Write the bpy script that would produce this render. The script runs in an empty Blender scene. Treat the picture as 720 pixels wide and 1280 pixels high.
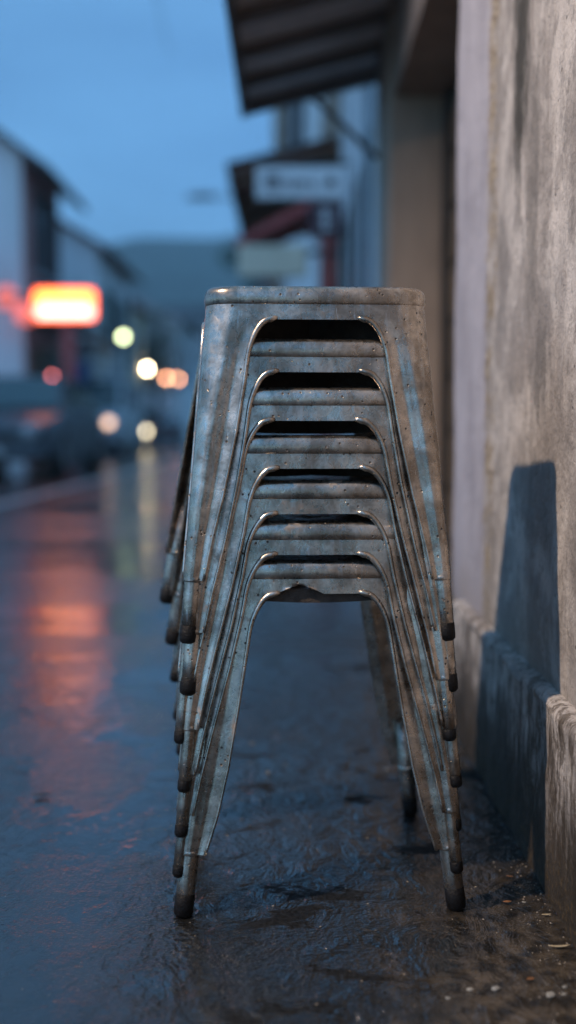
import bpy, bmesh, math, random
from mathutils import Vector, Matrix, noise
random.seed(7)
S = bpy.context.scene; C = S.collection
R = math.radians; PI = math.pi
# ------------------------------------------------------------------ camera
CAMZ = 0.6386; PITCH = R(4.24); FP = 1350.0      # focal length in pixels of the 720x1280 photograph
cam = bpy.data.cameras.new('camera'); camo = bpy.data.objects.new('camera', cam); C.objects.link(camo)
camo.location = (0, 0, CAMZ); camo.rotation_euler = (R(90) - PITCH, 0, 0)
cam.sensor_fit = 'VERTICAL'; cam.sensor_height = 36; cam.lens = FP / 1280 * 36
cam.clip_start = 0.05; cam.clip_end = 3000
cam.dof.use_dof = True; cam.dof.focus_distance = 1.425; cam.dof.aperture_fstop = 1.38; cam.dof.aperture_blades = 0
S.camera = camo
# ------------------------------------------------------------------ sky
w = bpy.data.worlds.new('World'); S.world = w; w.use_nodes = True
sk = w.node_tree.nodes.new('ShaderNodeTexSky'); sk.sky_type = 'NISHITA'; sk.sun_disc = False
SUN_EL, SUN_ROT = R(20), R(200)
sk.sun_elevation = SUN_EL; sk.sun_rotation = SUN_ROT; sk.ozone_density = 10.0; sk.air_density = 1.0; sk.dust_density = 0.0
# thin high cloud veil of the blue hour over the clear sky
wt = w.node_tree; wtc = wt.nodes.new('ShaderNodeTexCoord'); wmp = wt.nodes.new('ShaderNodeMapping'); wmp.inputs['Scale'].default_value = (1.2, 1.2, 5)
wt.links.new(wtc.outputs['Generated'], wmp.inputs['Vector'])
wn = wt.nodes.new('ShaderNodeTexNoise'); wn.inputs['Scale'].default_value = 2.2; wn.inputs['Detail'].default_value = 5; wt.links.new(wmp.outputs[0], wn.inputs['Vector'])
wr = wt.nodes.new('ShaderNodeMapRange'); wr.inputs[1].default_value = .3; wr.inputs[2].default_value = .75; wr.inputs[3].default_value = .75; wr.inputs[4].default_value = 1.45
wt.links.new(wn.outputs['Fac'], wr.inputs[0])
veil = wt.nodes.new('ShaderNodeVectorMath'); veil.operation = 'SCALE'; veil.inputs[0].default_value = (1.3, 3.05, 4.65); wt.links.new(wr.outputs[0], veil.inputs['Scale'])
wadd = wt.nodes.new('ShaderNodeVectorMath'); wadd.operation = 'ADD'; wt.links.new(sk.outputs[0], wadd.inputs[0]); wt.links.new(veil.outputs[0], wadd.inputs[1])
wt.links.new(wadd.outputs[0], wt.nodes['Background'].inputs[0])
wt.nodes['Background'].inputs[1].default_value = 0.05
sun = bpy.data.lights.new('sun', 'SUN'); sun.energy = 0.04; sun.angle = R(20); sun.color = (1, .85, .7)
suno = bpy.data.objects.new('sun', sun); C.objects.link(suno)
sd = Vector((math.sin(SUN_ROT) * math.cos(SUN_EL), math.cos(SUN_ROT) * math.cos(SUN_EL), math.sin(SUN_EL)))
suno.rotation_euler = sd.to_track_quat('Z', 'Y').to_euler()
S.view_settings.view_transform = 'Standard'; S.view_settings.look = 'None'
S.view_settings.exposure = 1.1; S.view_settings.gamma = 1.0
LAMP_POS = Vector((-2.42, .33, 3.82)); LAMP_AIM = Vector((.50, 1.95, .55)); LAMP_W = 430

def at(x, y, Y):
    """world point at depth Y seen at photo pixel x, y"""
    u = (x - 360) / FP; v = (640 - y) / FP
    dy = math.cos(PITCH) + v * math.sin(PITCH); dz = -math.sin(PITCH) + v * math.cos(PITCH)
    return Vector((u / dy * Y, Y, CAMZ + dz / dy * Y))
def ground_at(x, y):
    v = (640 - y) / FP
    dy = math.cos(PITCH) + v * math.sin(PITCH); dz = -math.sin(PITCH) + v * math.cos(PITCH)
    return at(x, y, -CAMZ * dy / dz)

# ------------------------------------------------------------------ material helpers
class NT:
    def __init__(s, name):
        s.m = bpy.data.materials.new(name); s.m.use_nodes = True; s.t = s.m.node_tree
        s.b = s.t.nodes['Principled BSDF']
    def n(s, typ, **kw):
        n = s.t.nodes.new(typ)
        for k, v in kw.items():
            if k.startswith('i_'):
                key = k[2:]; key = int(key) if key.isdigit() else key
                s.put(n.inputs[key], v)
            else: setattr(n, k, v)
        return n
    def put(s, sock, v):
        if hasattr(v, 'is_output') or isinstance(v, bpy.types.NodeSocket): s.t.links.new(v, sock)
        else: sock.default_value = v
    def set(s, key, v): s.put(s.b.inputs[key], v)
    def co(s): return s.n('ShaderNodeTexCoord').outputs['Object']
    def pos(s): return s.n('ShaderNodeNewGeometry').outputs['Position']
    def map(s, v, scale=(1, 1, 1), loc=(0, 0, 0)):
        n = s.n('ShaderNodeMapping'); s.put(n.inputs['Vector'], v); n.inputs['Scale'].default_value = scale; n.inputs['Location'].default_value = loc
        return n.outputs[0]
    def noise(s, v, sc, det=4, rough=.55, dist=0.0):
        n = s.n('ShaderNodeTexNoise'); s.put(n.inputs['Vector'], v); n.inputs['Scale'].default_value = sc
        n.inputs['Detail'].default_value = det; n.inputs['Roughness'].default_value = rough; n.inputs['Distortion'].default_value = dist
        return n.outputs['Fac']
    def voro(s, v, sc, feature='F1', out='Distance', rnd=1.0):
        n = s.n('ShaderNodeTexVoronoi'); n.feature = feature; s.put(n.inputs['Vector'], v); n.inputs['Scale'].default_value = sc
        n.inputs['Randomness'].default_value = rnd
        return n.outputs[out]
    def ramp(s, v, a, b, lo=0.0, hi=1.0, smooth=True):
        n = s.n('ShaderNodeMapRange'); n.interpolation_type = 'SMOOTHSTEP' if smooth else 'LINEAR'
        s.put(n.inputs[0], v)
        for i, q in ((1, a), (2, b), (3, lo), (4, hi)): s.put(n.inputs[i], q)
        return n.outputs[0]
    def math(s, op, a, b=0.0, c=0.0):
        n = s.n('ShaderNodeMath'); n.operation = op; s.put(n.inputs[0], a); s.put(n.inputs[1], b); s.put(n.inputs[2], c)
        return n.outputs[0]
    def mix(s, f, a, b):
        n = s.n('ShaderNodeMix'); n.data_type = 'RGBA'; s.put(n.inputs[0], f)
        s.put(n.inputs[6], a if not isinstance(a, tuple) else (*a, 1)); s.put(n.inputs[7], b if not isinstance(b, tuple) else (*b, 1))
        return n.outputs[2]
    def mixf(s, f, a, b):
        n = s.n('ShaderNodeMix'); n.data_type = 'FLOAT'; s.put(n.inputs[0], f); s.put(n.inputs[2], a); s.put(n.inputs[3], b)
        return n.outputs[0]
    def sep(s, v):
        n = s.n('ShaderNodeSeparateXYZ'); s.put(n.inputs[0], v); return n.outputs
    def bump(s, h, strength=.3, dist=.01, prev=None):
        n = s.n('ShaderNodeBump'); s.put(n.inputs['Height'], h); s.put(n.inputs['Strength'], strength); n.inputs['Distance'].default_value = dist
        if prev is not None: s.put(n.inputs['Normal'], prev)
        return n.outputs[0]

def simple(name, col, rough=.6, metal=0.0, nscale=3.0, var=.25, bump=.2, bscale=None, streak=False, spec=.5):
    """painted / dirty surface with colour variation and fine relief"""
    t = NT(name); p = t.pos()
    v = t.map(p, (1, 1, .25)) if streak else p
    n1 = t.noise(v, nscale, 6, .6); n2 = t.noise(v, nscale * 6, 4, .6)
    f = t.math('ADD', t.math('MULTIPLY', n1, .65), t.math('MULTIPLY', n2, .35))
    f = t.ramp(f, .35, .65)
    d = tuple(c * (1 - var) for c in col); l = tuple(min(1, c * (1 + var * .5)) for c in col)
    t.set('Base Color', t.mix(f, d, l)); t.set('Metallic', metal)
    t.set('Roughness', t.ramp(n2, .3, .7, max(.02, rough - .1), min(1, rough + .1)))
    t.set('Specular IOR Level', spec)
    if bump: t.set('Normal', t.bump(n2, bump, .01))
    return t.m
def emis(name, col, st):
    t = NT(name); t.set('Base Color', (*col, 1)); t.set('Emission Color', (*col, 1)); t.set('Emission Strength', st * 1.25); t.set('Roughness', .4)
    return t.m
def glass(name, col=(.02, .03, .04), rough=.05):
    t = NT(name); t.set('Base Color', (*col, 1)); t.set('Roughness', rough); t.set('Specular IOR Level', .9)
    return t.m

# ------------------------------------------------------------------ mesh helpers
class MB:
    def __init__(s): s.bm = bmesh.new()
    def quad(s, *pts):
        return s.bm.faces.new([s.bm.verts.new(p) for p in pts])
    def box(s, a, b, bevel=0.0, seg=1):
        x0, y0, z0 = [min(a[i], b[i]) for i in range(3)]; x1, y1, z1 = [max(a[i], b[i]) for i in range(3)]
        v = [s.bm.verts.new(p) for p in ((x0, y0, z0), (x1, y0, z0), (x1, y1, z0), (x0, y1, z0), (x0, y0, z1), (x1, y0, z1), (x1, y1, z1), (x0, y1, z1))]
        fs = [s.bm.faces.new([v[i] for i in f]) for f in ((3, 2, 1, 0), (4, 5, 6, 7), (0, 1, 5, 4), (1, 2, 6, 5), (2, 3, 7, 6), (3, 0, 4, 7))]
        if bevel:
            es = list({e for f in fs for e in f.edges})
            bmesh.ops.bevel(s.bm, geom=es, offset=bevel, segments=seg, affect='EDGES', profile=.5)
        return s
    def tube(s, pts, rad, seg=10, cap=True):
        pts = [Vector(p) for p in pts]
        rads = rad if isinstance(rad, (list, tuple)) else [rad] * len(pts)
        rings = []; up = None
        for i, p in enumerate(pts):
            d = (pts[min(i + 1, len(pts) - 1)] - pts[max(i - 1, 0)]).normalized()
            if up is None:
                up = Vector((0, 0, 1)) if abs(d.z) < .9 else Vector((1, 0, 0))
            a = d.cross(up).normalized(); b = a.cross(d).normalized(); up = b
            rings.append([s.bm.verts.new(p + (a * math.cos(2 * PI * k / seg) + b * math.sin(2 * PI * k / seg)) * rads[i]) for k in range(seg)])
        for r0, r1 in zip(rings, rings[1:]):
            for k in range(seg): s.bm.faces.new((r0[k], r0[(k + 1) % seg], r1[(k + 1) % seg], r1[k]))
        if cap: s.bm.faces.new(rings[0][::-1]); s.bm.faces.new(rings[-1])
        return s
    def grid(s, rows, close=False):
        vs = [[s.bm.verts.new(p) for p in r] for r in rows]
        for a, b in zip(vs, vs[1:]):
            n = len(a)
            for k in range(n if close else n - 1): s.bm.faces.new((a[k], a[(k + 1) % n], b[(k + 1) % n], b[k]))
        return vs
    def prism(s, poly, ax, t0, t1):
        """extrude a 2D polygon along axis ax ('x','y','z')"""
        def P(p, t): return {'x': (t, p[0], p[1]), 'y': (p[0], t, p[1]), 'z': (p[0], p[1], t)}[ax]
        a = [s.bm.verts.new(P(p, t0)) for p in poly]; b = [s.bm.verts.new(P(p, t1)) for p in poly]
        s.bm.faces.new(a[::-1]); s.bm.faces.new(b)
        n = len(a)
        for k in range(n): s.bm.faces.new((a[k], a[(k + 1) % n], b[(k + 1) % n], b[k]))
        return s
    def build(s, name, mat, parent=None, smooth=False, solid=0.0, off=-1, bev=0.0):
        bmesh.ops.recalc_face_normals(s.bm, faces=s.bm.faces) if not solid else None
        me = bpy.data.meshes.new(name); s.bm.to_mesh(me); s.bm.free()
        me.materials.append(mat)
        if smooth:
            for p in me.polygons: p.use_smooth = True
        o = bpy.data.objects.new(name, me); C.objects.link(o)
        if parent is not None: o.parent = parent
        if solid:
            m = o.modifiers.new('Solid', 'SOLIDIFY'); m.thickness = solid; m.offset = off; m.use_even_offset = False
        if bev:
            m = o.modifiers.new('Bevel', 'BEVEL'); m.width = bev; m.segments = 2; m.limit_method = 'ANGLE'
        return o

def tag(o, label=None, cat=None, group=None, kind=None):
    if label: o['label'] = label
    if cat: o['category'] = cat
    if group: o['group'] = group
    if kind: o['kind'] = kind
    return o
def empty(name, loc, label, cat, group=None, rz=0):
    o = bpy.data.objects.new(name, None); C.objects.link(o); o.location = loc; o.rotation_euler = (0, 0, rz); o.empty_display_size = .1
    return tag(o, label, cat, group)
def copy_tree(o, parent=None):
    c = o.copy(); C.objects.link(c)
    if parent is not None: c.parent = parent
    for ch in [q for q in bpy.data.objects if q.parent == o]: copy_tree(ch, c)
    return c

# ------------------------------------------------------------------ materials
def mat_ground():
    t = NT('wet_asphalt'); p = t.pos(); x, y, z = t.sep(p)
    fine = t.noise(p, 260, 3, .6); grain = t.voro(p, 170); mid = t.noise(p, 38, 4, .6); big = t.noise(p, 2.6, 5, .6)
    big2 = t.noise(t.map(p, (1, .45, 1), (4.3, 1.1, 0)), 1.5, 4, .55)
    patch = t.noise(t.map(p, (1, .6, 1), (2, 7.1, 0)), 6.5, 6, .62, .4)
    # worn concrete strip by the wall
    conc = t.ramp(t.math('ADD', x, t.math('MULTIPLY', t.math('SUBTRACT', patch, .5), .45)), .10, .20)
    conc = t.math('MULTIPLY', conc, t.ramp(y, 1.75, 1.2))
    cc = t.mix(t.ramp(mid, .35, .65), (.012, .010, .008), (.085, .066, .047))
    ac = t.mix(t.ramp(grain, .1, .7), (.004, .0045, .005), (.012, .012, .012))
    ac = t.mix(t.ramp(patch, .52, .66), ac, (.016, .0145, .013))
    spk = t.math('MULTIPLY', t.ramp(t.voro(p, 75), .10, .05), t.ramp(t.noise(p, 19, 2), .5, .6))
    ac = t.mix(t.math('MULTIPLY', spk, .6), ac, (.25, .22, .18))
    col = t.mix(t.math('MULTIPLY', conc, .85), ac, cc)
    t.set('Base Color', col)
    # water film: standing puddles where the low noise dips (0 = puddle, 1 = damp grit)
    dx = t.math('DIVIDE', t.math('ADD', x, .07), .22); dy_ = t.math('DIVIDE', t.math('SUBTRACT', y, 1.78), .38)
    pool = t.ramp(t.math('ADD', t.math('MULTIPLY', dx, dx), t.math('MULTIPLY', dy_, dy_)), 1.6, .0, 0, .11)
    pud = t.ramp(t.math('SUBTRACT', t.math('ADD', t.math('MULTIPLY', big, .35), t.math('MULTIPLY', patch, .65)), pool), .455, .52)
    band = t.noise(t.map(p, (.42, 1.25, 1), (3.3, .4, 0)), 1.25, 5, .6, .3)
    pud = t.mixf(t.ramp(y, 2.0, 3.4), pud, t.ramp(band, .44, .56, .0, 1.0))
    film = t.math('MULTIPLY', pud, t.mixf(t.ramp(x, .0, -.30), 1.0, .42))
    gut = t.ramp(t.math('ADD', x, t.math('MULTIPLY', t.math('SUBTRACT', patch, .5), .05)), .285, .31)
    gut = t.math('MULTIPLY', gut, t.ramp(y, 1.25, 1.4))
    film = t.math('MULTIPLY', film, t.math('SUBTRACT', 1.0, t.math('MULTIPLY', gut, .85)))
    por = t.math('MULTIPLY', t.ramp(t.noise(t.map(p, (.8, 1.6, 1), (7, 2, 0)), 4.2, 6, .65, .3), .55, .61), t.math('MULTIPLY', t.ramp(x, -.22, -.02), t.ramp(y, 3.6, 3.0)))
    wet = t.mixf(conc, t.ramp(y, 1.6, 4.5, .085, .46), .25)
    t.set('Roughness', t.math('MAXIMUM', t.mixf(film, t.ramp(y, 2, 8, .025, .13), wet), t.math('MULTIPLY', por, .62)))
    t.set('IOR', t.mixf(por, t.ramp(y, 1.5, 4, 1.8, 1.95), 1.2)); t.set('Specular IOR Level', .5)
    h = t.math('ADD', t.math('MULTIPLY', grain, .5), t.math('MULTIPLY', fine, .5))
    nearf = t.ramp(y, 6, 1.6, .10, 1.0)
    n1 = t.bump(h, t.math('MULTIPLY', t.ramp(film, 0, 1, .015, .50), nearf), .0045)
    n2 = t.bump(mid, t.math('MULTIPLY', t.ramp(film, 0, 1, .02, .22), nearf), .010, n1)
    n3 = t.bump(t.noise(t.map(p, (1, 1.7, 1)), 62, 3, .5, 1.5), t.math('MULTIPLY', t.math('MULTIPLY', t.ramp(x, -.35, .0, .15, .6), t.ramp(film, 0, 1, .45, 1.0)), nearf), .0042, n2)
    n4 = t.bump(t.noise(t.map(p, (1.3, 1.0, 1), (1, 4, 0)), 16, 4, .6, .8), t.math('MULTIPLY', t.ramp(x, -.35, -.05, .12, .45), t.ramp(y, 5, 1.6, .6, 1.0)), .022, n3)
    n5 = t.bump(t.noise(t.map(p, (.5, 1, 1)), 1.6, 2, .5), .3, .03, n4)
    t.set('Normal', n5)
    return t.m

def mat_plaster(kind):
    t = NT('plaster_' + kind); p = t.pos(); x, y, z = t.sep(p)
    st = t.noise(t.map(p, (1, 1, .38)), 9, 7, .68, .6)       # vertical streaks
    st2 = t.noise(t.map(p, (1, 1, .3), (3, 5, 1)), 30, 6, .68, .5)
    bl = t.noise(p, 5.5, 7, .62, .5); fi = t.noise(p, 95, 5, .65); bl2 = t.noise(t.map(p, (1, 1, 1), (9, 2, 4)), 17, 5, .6)
    c = t.mix(t.ramp(bl, .42, .60), (.29, .262, .245), (.50, .458, .43))
    c = t.mix(t.ramp(st, .46, .68, 0, .7), c, (.20, .18, .168))
    c = t.mix(t.ramp(st2, .52, .70, 0, .35), c, (.56, .49, .44))
    c = t.mix(t.ramp(bl2, .53, .64, 0, .6), c, (.215, .198, .188))
    c = t.mix(t.ramp(t.noise(t.map(p, (1, 1, .4), (5, 5, 5)), 60, 6, .7), .56, .64, 0, .5), c, (.16, .145, .13))
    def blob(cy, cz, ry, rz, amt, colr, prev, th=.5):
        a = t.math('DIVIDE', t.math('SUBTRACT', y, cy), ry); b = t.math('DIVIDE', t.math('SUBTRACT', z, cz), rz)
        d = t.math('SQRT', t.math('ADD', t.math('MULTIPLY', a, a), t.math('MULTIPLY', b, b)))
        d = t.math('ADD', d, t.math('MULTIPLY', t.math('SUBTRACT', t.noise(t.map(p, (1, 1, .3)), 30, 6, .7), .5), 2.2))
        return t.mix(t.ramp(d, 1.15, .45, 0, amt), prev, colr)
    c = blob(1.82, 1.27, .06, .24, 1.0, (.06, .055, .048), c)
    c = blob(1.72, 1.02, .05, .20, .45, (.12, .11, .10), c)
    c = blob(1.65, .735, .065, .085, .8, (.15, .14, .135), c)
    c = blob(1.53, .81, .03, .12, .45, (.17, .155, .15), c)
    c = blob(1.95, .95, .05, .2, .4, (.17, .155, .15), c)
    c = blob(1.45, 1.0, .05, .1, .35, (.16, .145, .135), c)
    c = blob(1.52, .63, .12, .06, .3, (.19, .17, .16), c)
    # small chips and specks
    chips = t.math('MULTIPLY', t.ramp(t.voro(p, 34), .12, .07), t.ramp(t.noise(p, 8, 2), .5, .58))
    c = t.mix(t.math('MULTIPLY', chips, .7), c, (.10, .085, .07))
    crack = t.ramp(t.voro(t.map(t.n('ShaderNodeVectorMath', operation='ADD', i_0=p, i_1=t.n('ShaderNodeTexNoise', i_Vector=p, i_Scale=11.0).outputs['Color']).outputs[0], (1, 1, .35)), 4.5, 'DISTANCE_TO_EDGE'), .006, .0)
    crack = t.math('MULTIPLY', crack, t.ramp(bl, .5, .58))
    c = t.mix(t.math('MULTIPLY', crack, .6), c, (.09, .075, .06))
    rough = .88
    if kind == 'wall':
        # lilac paint on the pier, flaked along a ragged edge
        e = t.math('ADD', y, t.math('MULTIPLY', t.math('SUBTRACT', t.noise(t.map(p, (1, 1, .8)), 26, 7, .8), .5), .17))
        lil = t.mix(t.ramp(st, .4, .65), (.40, .38, .42), (.31, .295, .33))
        band = t.math('MULTIPLY', t.ramp(e, 2.005, 2.02), t.ramp(e, 2.13, 2.105))
        och = t.mix(t.ramp(fi, .4, .6), (.42, .35, .26), (.15, .11, .075))
        c = t.mix(t.math('MULTIPLY', band, t.ramp(bl2, .42, .58, .0, .95)), c, och)
        c = t.mix(t.ramp(e, 2.09, 2.12), c, lil)
        # damp rising from the plinth
        dm = t.ramp(t.math('ADD', z, t.math('MULTIPLY', t.math('SUBTRACT', st, .5), .5)), .40, .24, 0, .45)
        c = t.mix(dm, c, (.17, .14, .11))
    else:
        pe = t.noise(t.map(p, (1, 1, .7), (2, 8, 3)), 22, 8, .8, .4)
        c = t.mix(t.ramp(pe, .50, .57, 0, .8), c, (.085, .068, .052))
        c = t.mix(t.ramp(pe, .44, .38, 0, .5), c, (.44, .385, .33))
        dr = t.noise(t.map(p, (1, 1, .25), (1, 3, 3)), 40, 6, .75)
        dd = t.ramp(t.math('ADD', z, t.math('MULTIPLY', t.math('SUBTRACT', dr, .5), .9)), .27, .10, 0, .9)
        c = t.mix(dd, c, (.05, .037, .026))
        dm = t.ramp(t.math('ADD', z, t.math('MULTIPLY', t.math('SUBTRACT', st, .5), .55)), .20, .03, 0, .97)
        c = t.mix(dm, c, (.028, .022, .016))
        gr = t.math('MULTIPLY', t.ramp(t.math('ADD', z, t.math('MULTIPLY', bl2, .2)), .22, .12), t.ramp(fi, .5, .65))
        c = t.mix(t.math('MULTIPLY', gr, .35), c, (.16, .095, .03))
        rough = .7
    t.set('Base Color', c)
    t.set('Roughness', t.ramp(st, .3, .7, rough - .15, rough)); t.set('Specular IOR Level', .22)
    n1 = t.bump(fi, .7, .004); n2 = t.bump(bl2, .7, .012, n1); n3 = t.bump(t.math('SUBTRACT', t.math('MULTIPLY', st, .6), t.math('ADD', chips, crack)), .55, .006, n2)
    t.set('Normal', n3)
    return t.m

def mat_steel():
    t = NT('worn_raw_steel'); oi = t.n('ShaderNodeObjectInfo').outputs['Random']
    p0 = t.pos(); oi = 0.0; cmb = t.n('ShaderNodeCombineXYZ', i_0=t.math('MULTIPLY', oi, 7.0), i_1=t.math('MULTIPLY', oi, 3.0), i_2=oi).outputs[0]
    p = t.n('ShaderNodeVectorMath', operation='ADD', i_0=p0, i_1=cmb).outputs[0]
    a = t.noise(p, 22, 6, .65, .4); b = t.noise(p, 75, 5, .65, .3); f = t.noise(p, 420, 3, .6)
    stv = t.noise(t.map(p, (1, 1, .12)), 120, 4, .6)
    c = t.mix(t.ramp(a, .36, .64), (.29, .243, .20), (.62, .53, .445))
    c = t.mix(t.ramp(b, .54, .70, 0, .45), c, (.15, .13, .11))
    c = t.mix(t.ramp(stv, .52, .7, 0, .35), c, (.55, .54, .53))
    for sc_, rot_ in ((60, .5), (75, -.8)):
        mp = t.n('ShaderNodeMapping'); t.put(mp.inputs['Vector'], p); mp.inputs['Rotation'].default_value = (rot_, .3, rot_); mp.inputs['Scale'].default_value = (1, 1, .04)
        sc = t.math('MULTIPLY', t.ramp(t.noise(mp.outputs[0], sc_ * 6, 2, .5), .69, .73), t.ramp(t.noise(p, 16, 2), .5, .6))
        c = t.mix(t.math('MULTIPLY', sc, .6), c, (.70, .67, .64))
    rust = t.math('MULTIPLY', t.ramp(t.noise(p, 13, 5, .7, .6), .56, .68), t.ramp(b, .4, .6))
    c = t.mix(t.math('MULTIPLY', rust, .45), c, (.09, .055, .035))
    v = t.voro(p, 110); sel = t.ramp(t.noise(p, 28, 3, .6), .50, .56)
    pit = t.math('MULTIPLY', t.ramp(v, .20, .13), sel)
    c = t.mix(t.math('MULTIPLY', pit, .93), c, (.018, .013, .010))
    t.set('Base Color', c)
    dirt = t.math('MAXIMUM', t.math('MULTIPLY', rust, .7), pit)
    t.set('Metallic', t.ramp(dirt, 0, 1, .97, .1))
    t.set('Roughness', t.math('ADD', t.ramp(b, .3, .7, .22, .36), t.math('MULTIPLY', dirt, .35)))
    n1 = t.bump(f, .10, .001); n2 = t.bump(b, .22, .002, n1)
    n3 = t.bump(t.math('MULTIPLY', pit, -1.0), .6, .0015, n2)
    n4 = t.bump(t.noise(p, 9, 2, .5), .22, .010, n3)
    t.set('Normal', n4)
    return t.m

M = {}
M['ground'] = mat_ground(); M['wall'] = mat_plaster('wall'); M['plinth'] = mat_plaster('plinth'); M['steel'] = mat_steel()
M['rubber'] = simple('black_rubber', (.006, .005, .005), .5, 0, 60, .5, .3, spec=.2)
M['rusty'] = simple('rusted_strip', (.06, .045, .035), .65, .4, 60, .5, .4)
M['under'] = simple('awning_underside', (.62, .54, .52), .7, 0, 2.5, .3, .2)
M['under_dark'] = simple('awning_timber', (.12, .10, .095), .7, 0, 4, .3, .2)
M['under2'] = simple('far_awning_underside', (.42, .27, .21), .7, 0, 2.5, .3, .2)
M['roofsheet'] = simple('grey_roof_sheet', (.10, .10, .11), .45, .2, 3, .3, .2)
M['tan'] = simple('tan_plaster', (.32, .235, .175), .85, 0, 3, .3, .3, streak=True)
M['lintel'] = simple('brown_lintel', (.32, .23, .18), .8, 0, 3, .3, .3)
M['doorwood'] = simple('brown_door_wood', (.15, .09, .045), .6, 0, 9, .5, .4, streak=True)
M['dooredge'] = simple('dark_door_frame', (.02, .015, .012), .6, 0, 6, .4, .3)
M['pale'] = simple('pale_blue_plaster', (.58, .61, .66), .85, 0, 1.6, .25, .3, streak=True)
M['palewhite'] = simple('white_plaster', (.72, .73, .75), .85, 0, .5, .2, .3, streak=True)
M['redbrown'] = simple('red_brown_plaster', (.52, .24, .22), .85, 0, .6, .3, .3, streak=True)
M['cream'] = simple('cream_plaster', (.66, .60, .45), .85, 0, .6, .25, .3, streak=True)
M['greyw'] = simple('grey_plaster', (.42, .44, .46), .85, 0, .5, .3, .3, streak=True)
M['rooft'] = simple('dark_tile_roof', (.07, .065, .068), .6, 0, 2, .4, .4)
M['roofr'] = simple('red_brown_roof', (.13, .055, .045), .7, 0, 2, .4, .4)
M['darkwin'] = glass('dark_window_glass')
M['frame'] = simple('window_frame_paint', (.06, .06, .065), .5, 0, 8, .2, .1)
M['bluepaint'] = simple('blue_shutter_paint', (.03, .13, .36), .5, 0, 8, .25, .2)
M['greenpaint'] = simple('green_shutter_paint', (.05, .16, .14), .5, 0, 8, .25, .2)
M['signwhite'] = simple('white_sign_board', (.82, .83, .84), .5, 0, 6, .12, .1)
M['signdark'] = simple('dark_sign_lettering', (.05, .06, .08), .5, 0, 6, .1, 0)
M['maroon'] = simple('maroon_sign_board', (.07, .025, .035), .5, 0, 6, .2, .1)
M['redpaint'] = simple('faded_red_paint', (.50, .10, .09), .6, 0, 5, .3, .2)
M['creampaint'] = simple('cream_sign_board', (.82, .72, .55), .6, 0, 5, .12, .1)
M['metaldark'] = simple('dark_painted_metal', (.05, .055, .06), .45, .5, 8, .3, .1)
M['galv'] = simple('galvanised_pipe', (.30, .33, .36), .5, .3, 8, .3, .1)
M['hill'] = simple('wooded_hill', (.07, .12, .10), .95, 0, .02, .5, 0)
M['kerb'] = simple('kerb_concrete', (.22, .21, .20), .6, 0, 4, .3, .3)
M['pave'] = simple('wet_pavement', (.10, .10, .105), .25, 0, 4, .3, .2)
M['paint'] = simple('road_paint', (.55, .55, .53), .35, 0, 9, .35, .2)
M['bark'] = simple('bark', (.06, .045, .035), .9, 0, 12, .4, .6)
M['leafd'] = simple('dark_leaves', (.035, .075, .03), .6, 0, 3, .5, 0)
M['tyre'] = simple('tyre_rubber', (.02, .02, .02), .7, 0, 20, .3, .2)
M['rim'] = simple('alloy_rim', (.35, .35, .36), .35, .8, 8, .2, 0)
M['carglass'] = glass('car_glass', (.03, .07, .08), .08)
M['headoff'] = glass('headlight_lens', (.35, .36, .38), .08)
M['tailoff'] = glass('tail_light_lens', (.28, .02, .02), .12)
M['plate'] = simple('licence_plate', (.55, .55, .52), .5, 0, 8, .05, 0)
M['e_orange'] = emis('lit_orange_panel', (1, .23, .04), 2.8)
M['e_white'] = emis('lit_white_panel', (1, .50, .40), 1.7)
M['e_red'] = emis('red_neon_tube', (1, .12, .03), 2.4)
M['e_lantern'] = emis('lit_red_lantern', (1, .20, .16), .35)
M['e_warm'] = emis('warm_lit_bulb', (1, .78, .45), 26)
M['e_lime'] = emis('greenish_lit_bulb', (.86, 1, .52), 4.5)
M['e_amber'] = emis('amber_lit_bulb', (1, .42, .2), 10)
M['e_head'] = emis('lit_headlight', (1, .84, .56), 3.8)
M['e_dim'] = emis('dim_parking_light', (1, .62, .42), 1.2)
M['e_tail'] = emis('lit_tail_light', (1, .22, .22), 2.5)
M['e_lamp'] = emis('street_lamp_lens', (1, .66, .38), 8)
M['leafdry'] = simple('dry_leaf', (.20, .085, .03), .6, 0, 60, .4, .2)
M['leafblack'] = simple('dark_wet_leaf', (.03, .022, .016), .3, 0, 60, .4, .2)
M['leafpale'] = simple('pale_dry_leaf', (.42, .34, .22), .6, 0, 60, .3, .2)
M['stone'] = simple('pale_pebble', (.22, .21, .19), .5, 0, 40, .3, .3)

# ------------------------------------------------------------------ ground, hills, road furniture
g = MB()
ys = [-6, 0, 1, 2, 4, 8, 16, 32, 64, 128, 300, 900]; xs = [-400, -60, -12, -5, -2, 0, .9, 12, 60, 400]
g.grid([[(x, y, 0) for x in xs] for y in ys])
tag(g.build('road', M['ground']), kind='structure')
# far hills
g = MB(); rows = []
for j in range(14):
    Y = 380 + j * 42; r = []
    for i in range(61):
        X = -420 + i * 14
        prof = math.sin(min(1, j / 8) * PI / 2)
        h = (124 + 12 * noise.noise(Vector((X * .008, 3, 0))) + 8 * noise.noise(Vector((X * .03, j * .3, 5))) + X * .02) * prof
        r.append((X, Y, h - 1))
    rows.append(r)
g.grid(rows)
tag(g.build('hills', M['hill'], smooth=True), kind='structure')
# left pavement with kerb
g = MB(); g.box((-5.6, -8, .0), (-4.15, 13, .13)); tag(g.build('pavement', M['pave']), kind='structure')
g = MB()
for k in range(13): g.box((-4.145, -7.5 + k * 1.5, .0), (-4.0, -7.5 + k * 1.5 + 1.49, .135), .01)
tag(g.build('kerb', M['kerb']), kind='structure')
g = MB()
g.quad((-2.60, 6.5, .004), (-2.46, 6.5, .004), (-2.46, 60, .004), (-2.60, 60, .004))
tag(g.build('road_line', M['paint']), kind='structure')

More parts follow.
